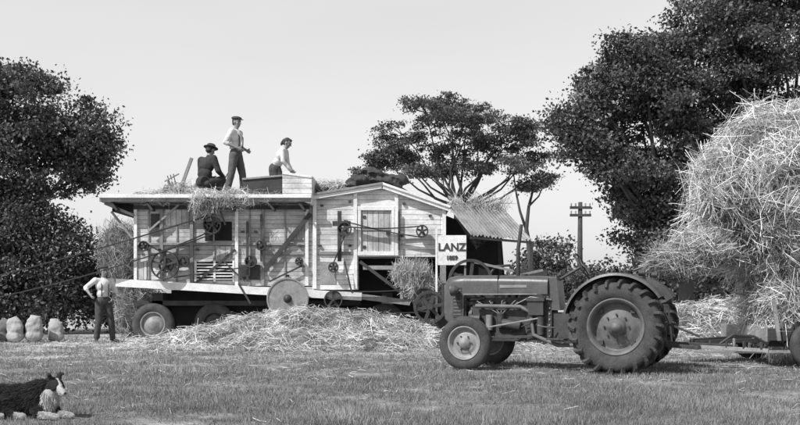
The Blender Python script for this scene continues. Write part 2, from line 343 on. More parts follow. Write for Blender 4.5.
def pulley(mb,u,v,r,y,w=.1,sp=5,m=M_iron,solid=False):
    x,z=B(u,v); R=r*U
    mb.lathe([(-w/2,R-.025),(-w/2,R),(0,R+.006),(w/2,R),(w/2,R-.025)],(x,y,z),(0,1,0),m,40,False,True)
    mb.cyl((x,y-w*.7,z),(x,YF+.1,z),.035,m,12)
    for k in range(sp):
        t=2*math.pi*k/sp+.3; mb.beam((x,y,z),(x+math.cos(t)*(R-.015),y,z+math.sin(t)*(R-.015)),.045,.03,m)
d=MB()
for a in [(168,266,14,YF-.3),(168,266,7,YF-.18),(214,226,9,YF-.2),(252,262,6,YF-.18),(262,246,5,YF-.16),(345,230,7,YF-.22),(334,268,5,YF-.2),(300,262,4,YF-.16),(186,262,5,YF-.2),(422,232,6,YF-.2),(146,247,5,YF-.2)]: pulley(d,*a)
pulley(d,334,300,9,YF-.25); pulley(d,424,300,12,YF-.35,.12,6,M_iron)
rect(d,338,342,212,262,YF-.16,YF-.13,M_iron); rect(d,333,351,222,227,YF-.19,YF-.163,M_iron)
rect(d,247,249.5,222,282,YF-.12,YF-.1,M_iron); rect(d,261,263,215,262,YF-.13,YF-.1,M_iron)
rect(d,398,400,212,250,YF-.13,YF-.1,M_iron)
for u,v in ((214,214),(222,212),(205,217)): bar(d,u,v,u+5,v+14,YF-.2,.04,.03,M_iron)
bar(d,150,232,180,206,YF-.15,.04,.04,M_wood); bar(d,225,262,246,282,YF-.15,.03,.03,M_iron); bar(d,270,282,303,266,YF-.12,.035,.03,M_iron)
bar(d,240,284,252,304,YF-.2,.04,.04,M_iron); bar(d,345,262,352,292,YF-.2,.035,.03,M_iron)
d.obj('drive_pulleys',T)
d=MB(); x,z=B(290,299); d.lathe([(-.03,.0001),(-.03,.40),(-.05,.42),(-.05,.45),(.05,.45),(.05,.0001)],(x,YF-.45,z),(0,1,0),M_rimL,48,False)
d.lathe([(-.10,.0001),(-.10,.05),(-.04,.09),(-.03,.09)],(x,YF-.45,z),(0,1,0),M_iron,20); d.cyl((x,YF-.4,z),(x,YF+.5,z),.04,M_iron)
d.obj('balance_disc',T)
def belt(mb,u0,v0,u1,v1,y,w=.09,sag=.0,th=.025):
    a=B(u0,v0);b_=B(u1,v1); n=10
    for k in range(n):
        def pt(t): return (a[0]+(b_[0]-a[0])*t,y,a[1]+(b_[1]-a[1])*t-sag*4*t*(1-t))
        mb.beam(pt(k/n),pt((k+1)/n),th,w,M_belt)
d=MB(); belt(d,-48,289,211,217,YF-.32,.10,.06,.016); belt(d,-48,308,216,235,YF-.32,.10,.14,.016); belt(d,163,252,210,233,YF-.2,.07,.02); belt(d,176,278,252,267,YF-.18,.06); belt(d,165,254,145,242,YF-.2,.06)
belt(d,345,237,334,264,YF-.2,.05); belt(d,351,228,421,227,YF-.2,.05,.04); belt(d,345,222,422,238,YF-.2,.05,.04)
belt(d,334,291,424,288,YF-.3,.07,.05); belt(d,334,309,424,312,YF-.3,.07,.05)
d.obj('belts',T)
d=MB(); x,z=B(-48,298); d.lathe([(-.08,.18),(-.08,.21),(.08,.21),(.08,.18)],(x,YF-.32,z),(0,1,0),M_iron,40,False,True); d.cyl((x,YF-.45,z),(x,YF+.2,z),.04,M_iron)
for k in range(5):
    t=k*1.257; d.beam((x,YF-.32,z),(x+math.cos(t)*.2,YF-.32,z+math.sin(t)*.2),.05,.04,M_iron)
d.beam((x,YF+.1,z),(x-.4,YF+.1,0),.08,.08,M_darkwood); d.beam((x,YF+.1,z),(x+.4,YF+.1,0),.08,.08,M_darkwood); d.obj('belt_drive_stand',None,.004)
def roadwheel(mb,c,r,w,tyre=M_rub,disc=M_rimL,ax=(0,-1,0)):
    c=Vector(c); h=w/2; ri=r*.6
    mb.lathe([(-h*.8,ri),(-h,ri+.03),(-h*1.05,(r+ri)/2),(-h*.85,r*.95),(-h*.5,r),(h*.5,r),(h*.85,r*.95),(h*1.05,(r+ri)/2),(h,ri+.03),(h*.8,ri)],c,ax,tyre,48)
    mb.lathe([(-h*.8,ri),(-h*.6,ri-.02),(h*.3,ri-.04),(h*.35,ri*.6),(h*.6,ri*.45),(h*.9,ri*.3),(h,ri*.15),(h*1.02,.0001)],c,ax,disc,32)
    mb.lathe([(h*.8,ri),(h*.88,ri-.01),(h*.7,ri-.03),(h*.3,ri-.04)],c,ax,disc,32)
    mb.lathe([(-h*.1,ri*.9),(-h*.12,.0001)],c,ax,disc,24)
d=MB()
for u,v,y in ((153,319,YF+.05),(212,322,YF+.35),(385,322,YF+.1),(156,322,YF+1.7),(388,322,YF+1.7)):
    x,z=B(u,v); r=.46; roadwheel(d,(x,y,r),r,.2,M_rub,M_rimL if u==153 else M_iron)
for u in (154,387):
    x,z=B(u,320); d.cyl((x,YF+.1,.46),(x,YF+1.7,.46),.05,M_iron); d.box(x-.12,x+.12,YF+.3,YF+1.5,.5,1.15,M_darkwood)
d.obj('road_wheels',T)
def lump(name,prims,voxel,m,parent,disp=.02,ns=5):
    mb=MB()
    for pz in prims: mb.ell(pz[0],pz[1],m,10,Matrix.Rotation(pz[2],3,'Y') if len(pz)>2 else None)
    o=mb.obj(name,parent); md=o.modifiers.new('r','REMESH'); md.mode='VOXEL'; md.voxel_size=voxel
    dg=bpy.context.evaluated_depsgraph_get(); me=bpy.data.meshes.new_from_object(o.evaluated_get(dg)); o.modifiers.clear(); o.data=me
    if not me.materials: me.materials.append(m)
    nn=[v.normal.copy() for v in me.vertices]
    for v,nv in zip(me.vertices,nn): v.co+=nv*disp*(noise.turbulence(v.co*ns,3,False)-.4)*2
    me.polygons.foreach_set('use_smooth',[True]*len(me.polygons)); me.update(); return o
def el(u,v,y,ru,rv,ry,rot=0): x,z=B(u,v); return ((x*y/22,y,1+(z-1)*y/22),(ru*U,ry,rv*U),rot)
lump('folded_tarpaulin',[el(360,182,22.7,16,7,.35),el(378,175,22.8,14,5,.4,.1),el(396,180,22.7,16,6,.35,.25),el(370,172,23.0,9,3.5,.4),el(388,184,22.6,18,4,.4,.3),el(352,187,22.6,10,4,.4)],.025,M_canvas,T,.035,4)
d=MB(); d.prism([B(*q) for q in [(284,176),(313,180),(313,206),(284,197)]],21.7,21.75,M_boardR)
d.prism([B(*q) for q in [(243,181),(283.8,177),(283.8,196),(243,197)]],21.9,21.95,M_darkwood)
rect(d,283.9,286,174,198,21.76,22.9,M_wood); rect(d,311,314,178,206,21.76,23.0,M_white)
bar(d,284,175,313,179,21.72,.05,.07,M_white); bar(d,243,180,284,176.5,21.9,.04,.06,M_wood)
d.obj('feed_hopper',T,.004)
d=MB(); bar(d,171,199,187,155,22.5,.07,.06,M_wood); bar(d,177,199,192,172,22.9,.05,.05,M_wood); bar(d,160,176,166,198,22.7,.035,.035,M_wood); bar(d,157,178,172,170,22.7,.03,.03,M_wood)
for k in range(3): bar(d,160+k*3,172-k,163+k*3,182,22.7,.02,.02,M_iron)
d.obj('ladder_rails',T,.004)
# corrugated straw hood, leaning out to the right of the machine
d=MB(); A=V(1.02,21.95,3.08); Bq=V(2.2,22.3,3.15); C_=V(2.85,21.5,2.28); D_=V(1.5,21.1,2.36)
nc=120; vs=[];fs=[]
nrm=(Bq-A).cross(D_-A).normalized()
if nrm.y>0: nrm=-nrm
for k in range(nc+1):
    t=k/nc; o_=nrm*.028*math.sin(t*2*math.pi*17)
    for j in range(4):
        q=A.lerp(Bq,t).lerp(D_.lerp(C_,t),j/3)+o_+V(0,0,(-.05*noise.noise(V(t*9,3,0)) if j==3 else 0)); vs.append(q)
for k in range(nc):
    for j in range(3): fs.append((k*4+j,(k+1)*4+j,(k+1)*4+j+1,k*4+j+1))
d.add(vs,fs,M_sheet,True)
off=-nrm*.06
d.beam(A+off,Bq+off,.05,.05,M_wood); d.beam(D_+off,C_+off,.05,.05,M_darkwood); d.beam(Bq+off,(2.3,22.4,0),.07,.07,M_darkwood); d.beam(C_+off,(2.75,21.7,0),.06,.06,M_darkwood)
d.obj('straw_hood',T)
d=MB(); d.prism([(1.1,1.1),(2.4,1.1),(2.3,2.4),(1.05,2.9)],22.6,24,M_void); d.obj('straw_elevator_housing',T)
sg=empty('painted_sign'); d=MB(); d.box(.78,1.38,20.8,20.84,1.72,2.34,M_white); d.box(.74,.78,20.79,20.85,.6,2.48,M_white); d.box(1.34,1.38,20.845,20.89,.6,1.74,M_wood); d.obj('board',sg,.003)
def text(s_,size,loc,m,parent):
    cu=bpy.data.curves.new('lettering','FONT'); cu.body=s_; cu.size=size; cu.extrude=.003; cu.align_x='CENTER'; cu.offset=.006
    o=bpy.data.objects.new('lettering',cu); o.location=loc; o.rotation_euler=(math.pi/2,0,0); cu.materials.append(m); COL.objects.link(o); o.parent=parent
text('LANZ',.225,(1.08,20.79,2.02),M_iron,sg); text('1859',.12,(1.08,20.79,1.83),M_iron,sg)
bl=empty('straw_press'); d=MB()
def fly(c,R,w,m,sp=5):
    d.lathe([(-w/2,R-.06),(-w/2,R),(w/2,R),(w/2,R-.06)],c,(0,1,0),m,48,False,True); d.cyl((c[0],c[1]-.1,c[2]),(c[0],c[1]+.6,c[2]),.06,m)
    for k in range(sp):
        t=2*math.pi*k/sp+.2; d.beam(c,(c[0]+math.cos(t)*(R-.03),c[1],c[2]+math.sin(t)*(R-.03)),.07,.04,m)
fly((1.45,20.6,1.38),.46,.09,M_iron); fly((.62,20.7,.85),.34,.08,M_iron,6); fly((2.3,21,1.2),.25,.08,M_iron)
d.box(.9,3.0,21.2,22,.5,1.35,M_darkwood); d.box(1.2,2.9,21.1,21.2,.95,1.05,M_wood); d.box(.5,2.2,21.1,21.2,.5,.6,M_iron)
d.beam((2.0,20.95,1.4),(3.0,21,1.62),.05,.05,M_ironL)
d.box(2.5,3.1,21.1,21.8,1.36,1.62,M_darkwood); d.beam((1.5,20.95,1.8),(2.4,21,1.6),.05,.05,M_wood)
d.tube([(1.8,21,1.4),(2.0,21,1.7),(2.3,21,1.72),(2.5,21,1.5)],.03,M_iron)
for x in (1.1,2.7): roadwheel(d,(x,21,.35),.35,.12,M_iron,M_iron)
d.obj('press_frame_and_flywheels',bl,.004)
# ---------------------------------------------------------------- straw masses
def strawpile(name,ells,n,Ln,W,core=True,parent=None,hang=0,zmin=0.02,lo=.4,hi=1.3,rnd=1.0,puff=.06,voxel=.07,rad=0,clump=2.0):
    e_=parent or empty(name)
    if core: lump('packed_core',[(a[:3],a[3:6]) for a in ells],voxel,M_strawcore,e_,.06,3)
    A=np.array([a[:6] for a in ells]); wt=np.array([(a[3]*a[4]+a[3]*a[5]+a[4]*a[5]) for a in ells]); wt/=wt.sum()
    idx=rng.choice(len(ells),n,p=wt); d_=unit(rng.normal(size=(n,3))); R=A[idx,3:6]; P=A[idx,:3]+d_*R
    nn=unit(d_/R)
    ins=np.zeros(n,bool)
    for j in range(len(ells)):
        q=(np.linalg.norm((P-A[j,:3])/A[j,3:6],axis=1)<.93)&(idx!=j); ins|=q
    k=(~ins)&(P[:,2]>zmin)&(nn[:,1]<.75); P=P[k];nn=nn[k];n=len(P)
    cl=np.array([noise.noise(Vector(p*2.2)) for p in P]); cl2=np.array([noise.noise(Vector(p*2.2+9)) for p in P]); cl3=np.array([noise.noise(Vector(p*5.5+3)) for p in P])
    P=P+nn*(rng.normal(.02,puff,(n,1))+(cl2+.7*cl3)[:,None]*puff*clump)
    D=rng.normal(size=(n,3))*rnd; D-=nn*(D*nn).sum(1,keepdims=True)*.75
    D+=np.stack([cl*2.2+cl3,cl2*2.2,np.full(n,-hang)],1)+nn*rad*rng.uniform(0,1,(n,1))
    P[:,2]=np.maximum(P[:,2],zmin)
    sh=rng.uniform(lo,hi,n)*np.clip(1+.7*cl2+.7*cl3,.2,1.6)  # hollows darker, raised clumps lighter: shade painted into the straw
    straws('loose_straw',P,D,Ln*rng.uniform(.4,1.5,n),W,M_straw,e_,.15,shade=sh)
    return e_
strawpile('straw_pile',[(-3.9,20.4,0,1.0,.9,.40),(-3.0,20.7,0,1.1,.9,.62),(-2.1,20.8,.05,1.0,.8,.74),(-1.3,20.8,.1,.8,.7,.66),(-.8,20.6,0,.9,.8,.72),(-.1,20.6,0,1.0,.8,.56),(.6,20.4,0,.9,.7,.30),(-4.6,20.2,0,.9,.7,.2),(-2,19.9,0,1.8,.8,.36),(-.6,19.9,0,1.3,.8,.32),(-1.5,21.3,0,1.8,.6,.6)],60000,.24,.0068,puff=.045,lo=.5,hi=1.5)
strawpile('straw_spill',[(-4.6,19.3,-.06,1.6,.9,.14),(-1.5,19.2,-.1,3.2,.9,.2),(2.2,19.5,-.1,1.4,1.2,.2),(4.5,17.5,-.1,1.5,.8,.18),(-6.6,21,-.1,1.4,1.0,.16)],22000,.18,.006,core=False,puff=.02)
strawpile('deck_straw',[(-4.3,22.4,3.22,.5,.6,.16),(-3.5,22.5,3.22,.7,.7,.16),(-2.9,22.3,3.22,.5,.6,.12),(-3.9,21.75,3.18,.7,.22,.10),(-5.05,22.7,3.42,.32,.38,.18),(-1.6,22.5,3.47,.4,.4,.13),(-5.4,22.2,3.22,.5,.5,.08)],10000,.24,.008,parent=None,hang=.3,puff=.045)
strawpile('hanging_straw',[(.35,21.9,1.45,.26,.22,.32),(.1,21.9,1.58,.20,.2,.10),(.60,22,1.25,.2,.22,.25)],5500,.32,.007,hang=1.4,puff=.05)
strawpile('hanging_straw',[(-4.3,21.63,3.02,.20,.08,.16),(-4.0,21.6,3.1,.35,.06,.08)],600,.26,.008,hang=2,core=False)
strawpile('straw_stack',[(-7.6,27,2.3,.42,.6,.7),(-7.3,27,1.9,.4,.7,1.0),(-7.15,27,.9,.45,.7,1.0)],7000,.4,.009,hang=.9,hi=.75,lo=.25)  # straw tones lowered so the stack looks less sunlit
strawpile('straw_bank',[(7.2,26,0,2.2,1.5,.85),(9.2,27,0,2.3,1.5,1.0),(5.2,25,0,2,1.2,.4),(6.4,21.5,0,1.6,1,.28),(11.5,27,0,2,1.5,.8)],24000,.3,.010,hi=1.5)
strawpile('hood_straw',[(1.6,22.15,3.16,.5,.25,.05),(2.25,22.4,3.15,.2,.2,.07)],350,.35,.008,hang=1.2,core=False)
# ---------------------------------------------------------------- loaded cart
ct=empty('hay_cart')
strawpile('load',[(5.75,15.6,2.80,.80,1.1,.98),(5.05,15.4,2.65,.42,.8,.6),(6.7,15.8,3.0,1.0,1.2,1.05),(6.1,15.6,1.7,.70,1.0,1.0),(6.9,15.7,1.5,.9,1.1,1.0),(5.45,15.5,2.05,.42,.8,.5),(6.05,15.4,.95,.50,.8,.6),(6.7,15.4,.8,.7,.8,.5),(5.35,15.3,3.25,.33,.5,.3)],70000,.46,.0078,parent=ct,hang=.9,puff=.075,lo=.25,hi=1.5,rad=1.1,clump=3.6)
strawpile('trail',[(4.75,15.3,1.78,.50,.3,.16),(4.2,15.25,1.60,.38,.22,.09)],4500,.42,.007,parent=ct,hang=.3,core=False,puff=.08)
d=MB()
d.box(5.45,8.2,14.7,16.8,.46,.53,M_wood); d.box(5.4,8.2,14.65,14.695,.40,.58,M_darkwood); d.box(5.39,5.445,14.7,16.8,.38,.60,M_wood)
d.box(5.5,8.0,14.9,15.0,.30,.455,M_darkwood)
for x in (5.55,6.6,7.7): d.beam((x,14.63,.4),(x-.1,14.6,1.0),.05,.05,M_wood)
roadwheel(d,(6.0,14.5,.34),.34,.16,M_rub,M_rim); roadwheel(d,(5.95,16.9,.34),.34,.16,M_rub,M_rim); roadwheel(d,(7.7,14.5,.34),.34,.16,M_rub,M_rim)
d.cyl((5.97,14.5,.34),(5.95,16.9,.34),.04,M_iron)
d.beam((5.6,15.5,.42),(4.25,14.6,.38),.06,.1,M_darkwood,up=V(0,0,1)); d.beam((5.6,15.0,.40),(4.3,14.55,.38),.05,.06,M_iron,up=V(0,0,1)); d.box(4.3,5.7,14.55,14.62,.22,.26,M_wood)
d.tube([(4.6,14.4,.36),(4.8,14.4,.50),(5.1,14.4,.47),(5.3,14.4,.36)],.02,M_iron)
d.obj('bed_and_running_gear',ct,.005)
# ---------------------------------------------------------------- tractor
phi=math.radians(158.2); TR=empty('farm_tractor',(3.16,14.03,0),phi)
def bigtyre(mb,y,r=.637,w=.30):
    h=w/2; c=(0,y,r); ri=.37
    mb.lathe([(-h*.7,ri),(-h*.95,ri+.04),(-h*1.08,.5),(-h,r-.07),(-h*.8,r-.045),(0,r-.035),(h*.8,r-.045),(h,r-.07),(h*1.08,.5),(h*.95,ri+.04),(h*.7,ri)],c,(0,1,0),M_rub,72)
    for sgn in (-1,1):
        for k in range(22):
            t=2*math.pi*(k+(.5 if sgn>0 else 0))/22; dt=.17
            def pt(t,rr,yy): return V(math.cos(t)*rr,y+yy,r+math.sin(t)*rr)
            pts=[(t,0.0,r-.012),(t-dt*.7,sgn*h*.6,r-.014),(t-dt,sgn*h*.98,r-.035),(t-dt*1.2,sgn*h*1.1,r-.10)]
            for a,b_ in zip(pts,pts[1:]):
                pa=pt(a[0],a[2],a[1]);pb=pt(b_[0],b_[2],b_[1]); up=(pa-V(0,y,r)).normalized()
                mb.beam(pa,pb+(pb-pa)*.08,.042,.055,M_rub,up=up)
def bigrim(mb,y,s):
    c=(0,y,.637); a=(0,s,0)
    mb.lathe([(-.11,.37),(-.12,.385),(-.09,.36),(-.02,.335),(.07,.345),(.10,.37),(.125,.385),(.12,.365),(.085,.335),(.05,.325),(-.02,.32),(-.03,.30)],c,a,M_rim,56)
    mb.lathe([(-.03,.32),(-.02,.27),(.03,.20),(.03,.13),(.05,.12),(.09,.10),(.10,.075),(.15,.065),(.16,.0001)],c,a,M_rim,40)
    mb.lathe([(-.10,.36),(-.10,.0001)],c,a,M_paintD,30)
    for k in range(8):
        t=2*math.pi*k/8; mb.cyl((math.cos(t)*.165,y+s*.03,.637+math.sin(t)*.165),(math.cos(t)*.165,y+s*.06,.637+math.sin(t)*.165),.014,M_iron,8)
        if k%2: 
            mb.box(math.cos(t)*.30-.03,math.cos(t)*.30+.03,y+s*.0-.03,y+s*.0+.03,.637+math.sin(t)*.30-.03,.637+math.sin(t)*.30+.03,M_paintD)
d=MB(); bigtyre(d,.68); bigtyre(d,-.68); d.obj('rear_tyres',TR)
d=MB(); bigrim(d,.68,1); bigrim(d,-.68,-1); d.obj('rear_rims',TR)
d=MB()
for y,s in ((.62,1),(-.62,-1)):
    c=V(2.15,y,.383); r=.383;h=.085
    d.lathe([(-h*.7,.235),(-h,.26),(-h*1.08,.31),(-h*.9,.36),(-h*.6,r-.005),(-h*.45,r),(-h*.35,r-.012),(-h*.1,r-.012),(-h*.08,r+.003),(h*.08,r+.003),(h*.1,r-.012),(h*.35,r-.012),(h*.45,r),(h*.6,r-.005),(h*.9,.36),(h*1.08,.31),(h,.26),(h*.7,.235)],c,(0,s,0),M_rub,56)
    d.lathe([(-h*.8,.235),(-h*.6,.22),(-.01,.20),(h*.5,.22),(h*.85,.235),(h*.9,.245),(h*.95,.23),(h*.6,.212),(.0,.19),(.02,.15),(.045,.12),(.03,.09),(.05,.085),(.085,.06),(.095,.0001)],c,(0,s,0),M_rimL,48)
    d.lathe([(-.02,.2),(-.03,.0001)],c,(0,s,0),M_rim,24)
    for k in range(6):
        t=2*math.pi*k/6; d.cyl(c+V(math.cos(t)*.105,s*.03,math.sin(t)*.105),c+V(math.cos(t)*.105,s*.06,math.sin(t)*.105),.012,M_iron,8)
d.obj('front_wheels',TR)
def section(w,z0,z1,rt):
    pts=[(-w,z0),(-w,z1-rt)]
    for k in range(1,7):
        t=math.pi/2*k/7; pts.append((-w+rt*(1-math.cos(t)),z1-rt+rt*math.sin(t)))
    pts.append((-w*.45,z1+.005)); pts.append((0,z1+.012))
    return pts+[(-a,b_) for a,b_ in pts[:-1][::-1]]
secs=[(1.05,.25,1.08,1.325,.1),(1.3,.255,1.08,1.335,.1),(1.8,.25,1.08,1.345,.1),(2.3,.235,1.07,1.35,.1),(2.31,.237,.66,1.35,.1),(2.48,.23,.66,1.345,.11),(2.56,.215,.68,1.325,.12),(2.61,.185,.72,1.29,.13),(2.625,.15,.76,1.25,.12)]
d=MB(); vs=[];fs=[];n=None
for x,w,z0,z1,rt in secs:
    q=section(w,z0,z1,rt); n=len(q); vs+=[(x,a,b_) for a,b_ in q]
for i in range(len(secs)-1):
    for k in range(n): fs.append((i*n+k,i*n+(k+1)%n,(i+1)*n+(k+1)%n,(i+1)*n+k))
fs.append(tuple(range(n))); fs.append(tuple(range((len(secs)-1)*n,len(secs)*n))[::-1])
d.add(vs,fs,M_paint,True)
o=d.obj('bonnet',TR); md=o.modifiers.new('e','EDGE_SPLIT'); md.split_angle=math.radians(35)
d=MB()
for k in range(9): y=-.12+.03*k; d.beam((2.632,y,.80),(2.632,y,1.22),.012,.012,M_ironL,up=V(1,0,0))
d.box(2.622,2.636,-.012,.012,.74,1.28,M_paint); d.box(2.33,2.47,.236,.242,.74,1.18,M_iron)
for k in range(8): d.box(2.34,2.46,.242,.247,.77+k*.05,.79+k*.05,M_paint)
for s in (1,-1):
    d.lathe([(-.08,.0001),(-.075,.03),(-.03,.075),(.02,.088),(.03,.09),(.035,.08)],(2.42,s*.36,1.14),(1,0,0),M_paint,24); d.lathe([(.025,.08),(.045,.05),(.05,.0001)],(2.42,s*.36,1.14),(1,0,0),M_glass,24)
    d.beam((2.38,s*.22,1.0),(2.38,s*.36,1.08),.025,.025,M_iron)
d.box(1.2,2.3,.252,.26,1.072,1.085,M_ironL); d.box(1.35,1.75,.257,.262,1.17,1.21,M_ironL)
d.box(1.78,1.786,-.256,.256,1.08,1.352,M_iron)
d.cyl((1.45,0,1.34),(1.45,0,1.375),.05,M_iron); d.cyl((2.42,0,1.35),(2.42,0,1.385),.045,M_iron)
d.obj('grille_and_lamps',TR,.002)
d=MB()
d.box(1.35,2.22,-.15,.15,.50,.86,M_paintD); d.box(1.38,2.2,-.12,.13,.86,1.03,M_paintD); d.box(1.4,2.15,-.17,.17,.40,.52,M_paintD)
d.box(1.0,1.36,-.2,.2,.42,.98,M_paintD); d.box(0.1,1.02,-.16,.16,.45,.82,M_paintD); d.box(-.3,.3,-.2,.2,.42,.92,M_paintD)
for k in range(4): 
    x=1.5+k*.19; d.tube([(x,.13,.95),(x,.2,.95),(x+.02,.22,.9)],.025,M_paintD,8); d.cyl((x,.10,1.0),(x,.10,1.06),.022,M_ironL,10)
    d.tube([(x,.12,1.02),(x+.04,.21,.98),(1.72+k*.02,.22,.80)],.007,M_ironL,6)
d.tube([(2.12,.23,.91),(1.45,.235,.90),(1.3,.24,.82),(1.25,.26,.5),(.9,.3,.36),(.2,.3,.36)],.030,M_rim,10)
d.cyl((1.75,.2,.60),(1.75,.2,.80),.06,M_iron,20); d.cyl((1.92,.21,.56),(1.92,.21,.78),.05,M_ironL,20); d.cyl((1.45,.21,.62),(1.72,.21,.66),.07,M_paintD,20)
d.cyl((2.05,.22,.72),(2.22,.22,.72),.065,M_iron,20); d.cyl((2.2,0,.75),(2.25,0,.75),.18,M_iron,24); d.box(2.28,2.34,-.2,.2,.6,1.05,M_iron)
d.box(1.1,1.32,.14,.3,.78,1.0,M_iron); d.box(1.08,1.34,.2,.32,.98,1.03,M_paintD); d.cyl((1.15,.24,.5),(1.15,.24,.76),.055,M_paintD,16)
d.tube([(2.26,.1,1.0),(2.2,.16,1.0),(2.0,.16,1.03)],.03,M_iron,8); d.tube([(2.27,.1,.6),(2.18,.18,.62),(2.05,.17,.6)],.03,M_iron,8)
d.tube([(1.0,.22,1.0),(1.3,.24,1.04),(1.7,.2,.85)],.009,M_ironL,6); d.tube([(1.05,.2,.95),(1.2,.26,.7),(1.6,.22,.55)],.009,M_iron,6)
for k in range(9): d.cyl((1.42+k*.09,.171,.46),(1.42+k*.09,.185,.46),.012,M_ironL,8)
for k in range(6): d.cyl((1.03,.205,.48+k*.08),(1.03,.215,.48+k*.08),.013,M_ironL,8)
d.obj('engine_and_gearbox',TR,.006)
d=MB()
for s in (1,-1): d.lathe([(0,.17),(.1,.15),(.16,.10),(.34,.085),(.40,.12),(.44,.12),(.44,.0001)],(0,s*.18,.637),(0,s,0),M_paintD,24)
d.box(2.08,2.22,-.5,.5,.42,.52,M_paintD); d.box(2.0,2.45,-.1,.1,.5,.66,M_paintD)
for s in (1,-1):
    d.tube([(2.15,s*.48,.56),(2.15,s*.49,.40),(2.15,s*.57,.383)],[.035,.035,.03],M_paintD,10); d.beam((2.12,s*.44,.44),(1.1,s*.2,.48),.04,.03,M_paintD)
    d.beam((2.1,s*.5,.58),(1.95,s*.48,.58),.03,.03,M_iron); d.beam((1.95,s*.48,.59),(1.1,s*.25,.75),.022,.022,M_ironL)
    d.box(.75,1.0,s*.42-.13,s*.42+.13,.44,.46,M_paintD); d.beam((.85,s*.2,.45),(.85,s*.5,.45),.03,.03,M_paintD)
    d.tube([(.95,s*.22,.6),(1.1,s*.36,.62),(1.15,s*.4,.64)],.012,M_ironL,6)
d.obj('axles_and_steps',TR,.005)
d=MB(); d.prism([(.88,.85),(1.045,.85),(1.045,1.32),(.93,1.32)],-.2,.2,M_paint)
d.tube([(1.0,0,1.25),(.62,0,1.47)],.022,M_iron,10); ax=V(-.38,0,.22).normalized(); c=V(.6,0,1.48); d.ring(c,ax,.2,.014,M_iron)
for k in range(3):
    t=2*math.pi*k/3; a=V(0,1,0); b_=ax.cross(a); d.beam(c,c+(a*math.cos(t)+b_*math.sin(t))*.2,.02,.012,M_iron)
d.tube([(.8,.12,.8),(.72,.14,1.1),(.7,.14,1.2)],.012,M_iron,8); d.ell((.7,.14,1.22),(.025,.025,.025),M_iron,8)
d.lathe([(0,.0001),(.0,.12),(.03,.19),(.09,.225),(.1,.22),(.04,.18),(.015,.11),(.01,.0001)],(-.05,0,1.06),(0,0,1),M_paint,28); d.tube([(.15,0,.85),(.0,0,.95),(-.05,0,1.06)],.03,M_iron)
d.ell((-.25,0,1.25),(.03,.2,.12),M_iron,10)
d.tube([(1.62,-.28,1.3),(1.62,-.28,1.75),(1.57,-.28,2.12)],[.034,.03,.026],M_iron,12); d.tube([(1.62,-.28,1.3),(1.64,-.26,.95)],.035,M_iron,10)
d.obj('controls_and_seat',TR,.003)
d=MB()
for s in (1,-1):
    for a0,a1,R in ((14,146,.715),):
        n=26; vs=[];fs=[]
        yo=s*.86; yi=s*.50
        for k in range(n+1):
            t=math.radians(a0+(a1-a0)*k/n); ct_,st=math.cos(t),math.sin(t)
            for (rr,yy) in ((R-.03,yo),(R,yo-s*.01),(R+.01,yo-s*.05),(R+.01,yi+s*.03),(R,yi),(R-.22 if 18<k*142/n<130 else R-.10,yi),(R-.10,yi-s*.004),(R-.008,yi+s*.03),(R-.008,yo-s*.05)):
                vs.append((ct_*rr,yy,.637+st*rr))
        for k in range(n):
            for j in range(9): fs.append((k*9+j,k*9+(j+1)%9,(k+1)*9+(j+1)%9,(k+1)*9+j))
        d.add(vs,fs,M_paint,True)
    d.beam((0,s*.3,.7),(0,s*.5,1.2),.05,.03,M_iron)
    d.cyl((-.28,s*.62,1.36),(-.36,s*.62,1.36),.045,M_iron,14)
o=d.obj('rear_mudguards',TR); md=o.modifiers.new('e','EDGE_SPLIT'); md.split_angle=math.radians(40)
d=MB()
for s in (1,-1):
    d.beam((-.1,s*.25,.42),(-1.0,s*.38,.36),.05,.025,M_iron,up=V(0,1,0)); d.beam((-.25,s*.2,.9),(-.55,s*.3,.92),.04,.03,M_iron); d.beam((-.55,s*.3,.92),(-.6,s*.33,.4),.025,.025,M_iron)
d.beam((-1.0,-.42,.36),(-1.0,.42,.36),.05,.05,M_iron); d.beam((-.3,0,.40),(-1.5,0,.36),.07,.035,M_iron); d.beam((-.25,0,.8),(-1.0,0,.5),.03,.03,M_iron)
d.cyl((-1.45,0,.3),(-1.45,0,.48),.02,M_ironL,10); d.beam((-1.0,.1,.36),(-1.9,.40,.34),.05,.04,M_wood)
for k in range(4): d.cyl((-1.15-.22*k,.15+.08*k,.36),(-1.15-.22*k,.15+.08*k,.45),.018,M_iron,8)
d.obj('linkage_and_drawbar',TR,.004)
